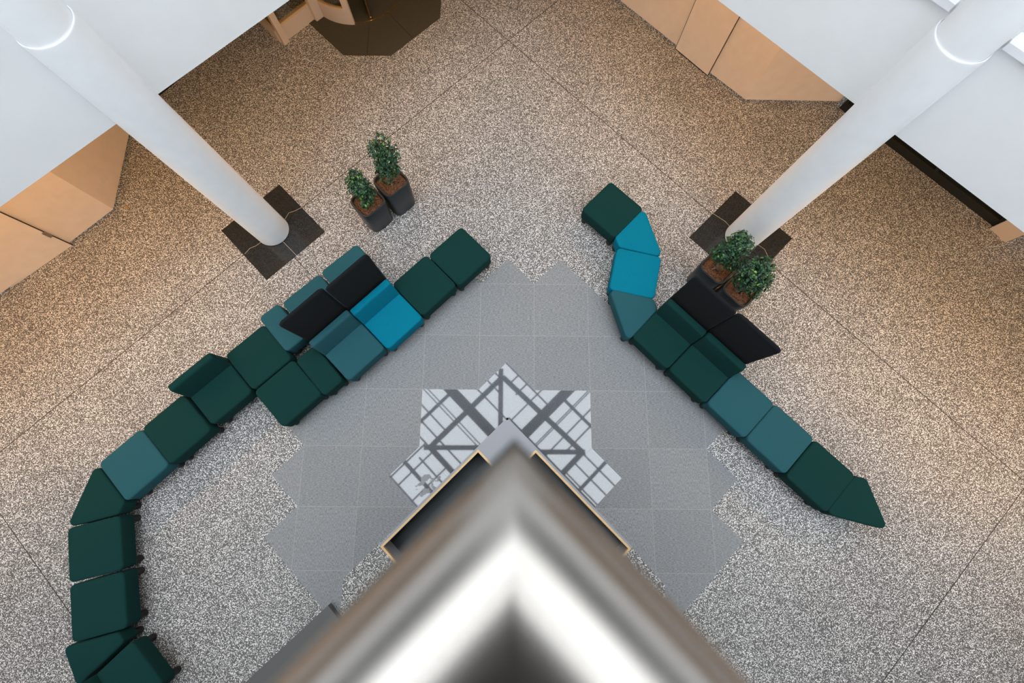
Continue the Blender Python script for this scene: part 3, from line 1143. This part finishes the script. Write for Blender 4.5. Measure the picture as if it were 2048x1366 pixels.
# ------------------------------------------------------------------ planters with small ficus trees
def planter(x, y, hgt, rot, label, crown, nleaf, seed, plabel):
    t = empty('planter', (x, y, 0), math.radians(rot))
    s = .238
    poly = [(-s, -s), (s, -s), (s, s), (-s, s)]

    def ringp(scale, ins, r=.12):
        return [(px_ * scale, py_ * scale) for px_, py_ in rounded(poly, ins, r, 8)]
    layers = [(ringp(.90, .012), 0), (ringp(.91, 0), .015), (ringp(1, 0), hgt - .012), (ringp(1, .006), hgt), (ringp(1, .030), hgt), (ringp(1, .036), hgt - .008), (ringp(.985, .036), hgt - .12)]
    v, f = [], []
    n = len(layers[0][0])
    for pts, z in layers:
        v += [(a, b, z) for a, b in pts]
    for i in range(len(layers) - 1):
        for k in range(n):
            f.append((i * n + k, i * n + (k + 1) % n, (i + 1) * n + (k + 1) % n, (i + 1) * n + k))
    f.append(tuple(range(n))[::-1])
    MB().add(v, f).build('pot', M['planter'], t, smooth=True)
    rnd = random.Random(seed)
    # granules: a lumpy surface
    gv, gf = [(0, 0, hgt - .035)], []
    rings_ = 6
    base = ringp(.99, .034)
    for j in range(1, rings_ + 1):
        for (a, b) in base:
            gv.append((a * j / rings_, b * j / rings_, hgt - .035 - .02 * j / rings_ + rnd.uniform(-.006, .006)))
    for k in range(n):
        gf.append((0, 1 + k, 1 + (k + 1) % n))
        for j in range(rings_ - 1):
            gf.append((1 + j * n + k, 1 + (j + 1) * n + k, 1 + (j + 1) * n + (k + 1) % n, 1 + j * n + (k + 1) % n))
    MB().add(gv, gf).build('clay_granules', M['soil'], t, smooth=True)
    tag(t, label, 'planter', 'anthracite planters')
    # the tree is potted in it: a thing of its own
    p = empty('ficus_tree', (x, y, hgt - .05))
    trunk = MB()
    pts, rad = [], []
    top = crown[0][2] - hgt + .05
    for k in range(15):
        u = k / 14
        pts.append((.05 * math.sin(u * 9 + seed) * (1 - .3 * u) + crown[0][0] * u, .05 * math.cos(u * 8 + seed) * (1 - .3 * u) + crown[0][1] * u, u * top))
        rad.append(.042 * (1 - .55 * u) + .016 * math.sin(u * 12) ** 2)
    trunk.tube(pts, rad, 10)
    for k in range(4):
        a = seed + k * 1.7
        trunk.tube([(.0, .0, .04), (.06 * math.cos(a), .06 * math.sin(a), .03), (.10 * math.cos(a), .10 * math.sin(a), -.01)], [.024, .016, .006], 8)
    for (bx, by, bz, br) in crown:
        i0 = 9
        q0 = pts[i0]
        mid = ((q0[0] + bx) / 2 + rnd.uniform(-.02, .02), (q0[1] + by) / 2, (q0[2] + bz - hgt + .05) / 2)
        trunk.tube([q0, mid, (bx, by, bz - hgt + .05)], [.016, .012, .006], 8)
    trunk.build('trunk', M['bark'], p, smooth=True)
    lv, lf = [], []
    tot = sum(c[3] ** 2 for c in crown)
    for (bx, by, bz, br) in crown:
        cnt = int(1.7 * nleaf * br ** 2 / tot)
        for _ in range(cnt):
            # clusters of leaves near the surface of each ball
            th = rnd.uniform(0, 2 * math.pi)
            cz = rnd.uniform(-.75, 1)
            rr = br * 1.22 * (rnd.uniform(.4, 1.0) ** .6) * rnd.uniform(.85, 1.1)
            sr = math.sqrt(max(0, 1 - cz * cz))
            dirn = Vector((sr * math.cos(th), sr * math.sin(th), cz))
            c = Vector((bx, by, bz - hgt + .05)) + dirn * rr
            nor = (dirn + Vector((rnd.uniform(-.7, .7), rnd.uniform(-.7, .7), rnd.uniform(.0, .9)))).normalized()
            tang = nor.cross(Vector((rnd.uniform(-1, 1), rnd.uniform(-1, 1), rnd.uniform(-1, 1)))).normalized()
            side = nor.cross(tang).normalized()
            ln = rnd.uniform(.036, .056)
            wd = ln * rnd.uniform(.28, .36)
            base_i = len(lv)
            lv += [c - tang * ln * .5, c - tang * ln * .15 + side * wd + nor * .004, c + tang * ln * .2 + side * wd * .9 + nor * .004, c + tang * ln * .5 - nor * .004,
                   c + tang * ln * .2 - side * wd * .9 + nor * .004, c - tang * ln * .15 - side * wd + nor * .004]
            lf += [(base_i, base_i + 1, base_i + 2, base_i + 3), (base_i, base_i + 3, base_i + 4, base_i + 5)]
    me = bpy.data.meshes.new('foliage')
    me.from_pydata([tuple(q) for q in lv], [], lf)
    me.materials.append(M['leaf'])
    me.update()
    fo = bpy.data.objects.new('foliage', me)
    link(fo)
    fo.parent = p
    tag(p, plabel, 'plant', 'small ficus trees in planters')


planter(-2.733, 1.178, .60, 44, 'anthracite planter, lower left one of the pair beside the left column',
        [(-.02, .02, 1.02, .16), (-.10, .06, 1.02, .10), (.09, -.03, .82, .10), (.02, -.10, .72, .09), (-.03, .10, 1.16, .10), (.0, .02, .9, .14)], 620, 3,
        'compact ficus tree in the lower left planter of the pair near the left column')
planter(-2.36, 1.50, .68, 44, 'anthracite planter, upper right one of the pair beside the left column',
        [(.05, .06, 1.28, .17), (-.05, .06, 1.40, .12), (.12, .10, 1.20, .13), (.02, -.04, 1.12, .14), (.0, -.10, .92, .10), (.13, -.02, 1.02, .10), (.06, .13, 1.48, .11), (-.06, .0, 1.02, .10)], 620, 5,
        'taller ficus tree with a visible twisted trunk, nearest the photo top')
planter(2.86, .092, .64, -45, 'anthracite planter standing against the black marble of the right column',
        [(-.02, .10, 1.10, .16), (.08, .10, 1.22, .15), (-.10, .02, 1.02, .12), (.06, -.06, .95, .12), (-.12, .10, .9, .10), (.02, .16, 1.32, .11)], 820, 8,
        'bushy ficus tree right in front of the foot of the right column')
planter(3.185, -.275, .64, -45, 'anthracite planter, lower right one of the pair beside the right column',
        [(-.08, .05, 1.08, .17), (.06, .05, 1.12, .16), (-.12, .13, 1.2, .15), (.12, -.02, 1.0, .12), (-.04, -.03, .92, .13), (.10, -.12, .82, .09), (-.16, .0, .95, .11), (.02, .14, 1.28, .12)], 950, 11,
        'bushy ficus tree with bright young leaves in the planter furthest right')

# ------------------------------------------------------------------ reception desk under the tower
DZ = 1.10
ax_, ay_ = -.425, -2.297
desk = empty('reception_desk', (ax_, ay_, 0))
c45 = math.sqrt(.5)


def dpt(side, s, d):
    """point s along the arm (side -1 left, +1 right), d inwards"""
    return (side * s * c45 - side * d * c45, -s * c45 - d * c45)


def arm(side, s0, s1, d0, d1, z0, z1, mb):
    return mb.prism(ccw([dpt(side, s0, d0), dpt(side, s1, d0), dpt(side, s1, d1), dpt(side, s0, d1)]), z0, z1)


AL = 2.29
for side in (-1, 1):
    m_ = MB()
    arm(side, 0, AL, 0, .028, 0, DZ, m_)
    m_.build('front_panel', M['grey_panel'], desk)
    m_ = MB()
    arm(side, .57, AL, .028, .056, DZ - .05, DZ, m_)
    arm(side, AL - .028, AL, .056, .80, DZ - .05, DZ, m_)
    arm(side, .57, .598, .056, .80, DZ - .05, DZ, m_)
    m_.build('oak_edge', M['oak'], desk)
    m_ = MB()
    arm(side, .598, AL - .028, .056, .80, .70, .74, m_)
    arm(side, .57, AL, .028, .056, .70, DZ - .05, m_)
    m_.build('worktop', M['navy'], desk)
    m_ = MB()
    arm(side, AL - .028, AL, .056, .80, 0, DZ - .05, m_)
    m_.build('end_panel', M['grey_panel'], desk)
MB().prism(ccw([dpt(-1, .028, .028), (dpt(-1, .57, .028)), (dpt(-1, .57, .57)), dpt(1, .57, .028)]), .70, DZ - .001).build('corner_top', M['grey_panel'], desk)
tag(desk, 'V-shaped grey reception desk with an oak edge, its point on the polished star', 'desk')
pl = MB().prism(ccw([(-2.97, -4.93), (-5.6, -7.38), (-5.05, -7.95), (-2.42, -5.50)]), 0, .12).build('plinth', M['counter'])
tag(pl, 'low dark grey plinth just left of the chrome handrail at the bottom edge', 'plinth')
dr = MB().lathe(-7.152, 1.339, [(.028, .0), (.028, .004), (.018, .004), (.017, .001)], 24).build('floor_socket', M['brass'])
tag(dr, 'small round brass floor socket beside the beige wall on the left', 'floor socket')

# ------------------------------------------------------------------ tower the photo is taken from: balcony floors, glass, handrail
def vee(apex_off, inner, z0, z1, name, mat, parent=None, L_=11.0):
    """V-shaped strip; apex offset perpendicular outwards from the camera's plumb line, inner = perpendicular depth"""
    o_ = apex_off * rt
    i_ = (apex_off - inner) * rt
    poly = [(CX, CY + o_), (CX - L_ * c45, CY + o_ - L_ * c45), (CX - L_ * c45 + (0), CY + i_ - L_ * c45), (CX, CY + i_), (CX + L_ * c45, CY + i_ - L_ * c45), (CX + L_ * c45, CY + o_ - L_ * c45)]
    return poly


def vee_obj(apex_off, inner, z0, z1, name, mat, parent=None, L_=5.0):
    p = vee(apex_off, inner, z0, z1, name, mat, parent, L_)
    mb = MB()
    mb.prism(ccw([p[0], p[1], p[2], p[3]]), z0, z1)
    mb.prism(ccw([p[0], p[3], p[4], p[5]]), z0, z1)
    return mb.build(name, mat, parent)


struct(vee_obj(-.06, 3.0, 5.95, 6.25, 'floor_balcony', M['white']))
struct(vee_obj(-.06, 3.0, 3.0, 3.3, 'floor_lower_balcony', M['white']))
struct(vee_obj(.62, 3.0, 8.3, 8.6, 'added_shade_slab', M['dark_slab']))  # unseen slab added overhead to darken the middle of the handrail's reflection

# handrail: mitred V of polished steel tube
ra, rb = .050, .038                      # half width, half height of the section
rail_depth = .150
rail_off = -.0487
rail = empty('handrail', (CX + .0018, CY, CZ - rail_depth))
nseg = 64
v, f = [], []
Lr = 5.0
secs = []
for (end, side) in ((1, -1), (0, 0), (1, 1)):
    sec = []
    for k in range(nseg):
        a = 2 * math.pi * k / nseg
        ex = 2.0 / 2.15
        ca, sa = math.cos(a), math.sin(a)
        d = rail_off + ra * math.copysign(abs(ca) ** ex, ca)
        z = rb * math.copysign(abs(sa) ** ex, sa)
        if end == 0:
            sec.append((0, d * rt, z))
        else:
            sec.append((side * Lr * c45, d * rt - Lr * c45, z))
    secs.append(sec)
for s in secs:
    v += s
for i in range(2):
    for k in range(nseg):
        f.append((i * nseg + k, i * nseg + (k + 1) % nseg, (i + 1) * nseg + (k + 1) % nseg, (i + 1) * nseg + k))
tube = MB().add(v, f).build('rail_tube', M['steel'], rail)
for pgn in tube.data.polygons:
    pgn.use_smooth = True
# keep the mitre crisp: mark the middle loop sharp
me = tube.data
for e in me.edges:
    a_, b_ = e.vertices
    if nseg <= a_ < 2 * nseg and nseg <= b_ < 2 * nseg:
        e.use_edge_sharp = True
for side in (-1, 1):
    for s in (1.2, 2.6, 4.2):
        x_, y_ = side * s * c45, rail_off * rt - s * c45
        MB().lathe(x_, y_, [(.018, -.95), (.018, -.03)], 16).build('post', M['steel'], rail, smooth=True)
tag(rail, 'polished steel handrail meeting in a blurred V, closest to the viewer', 'handrail')
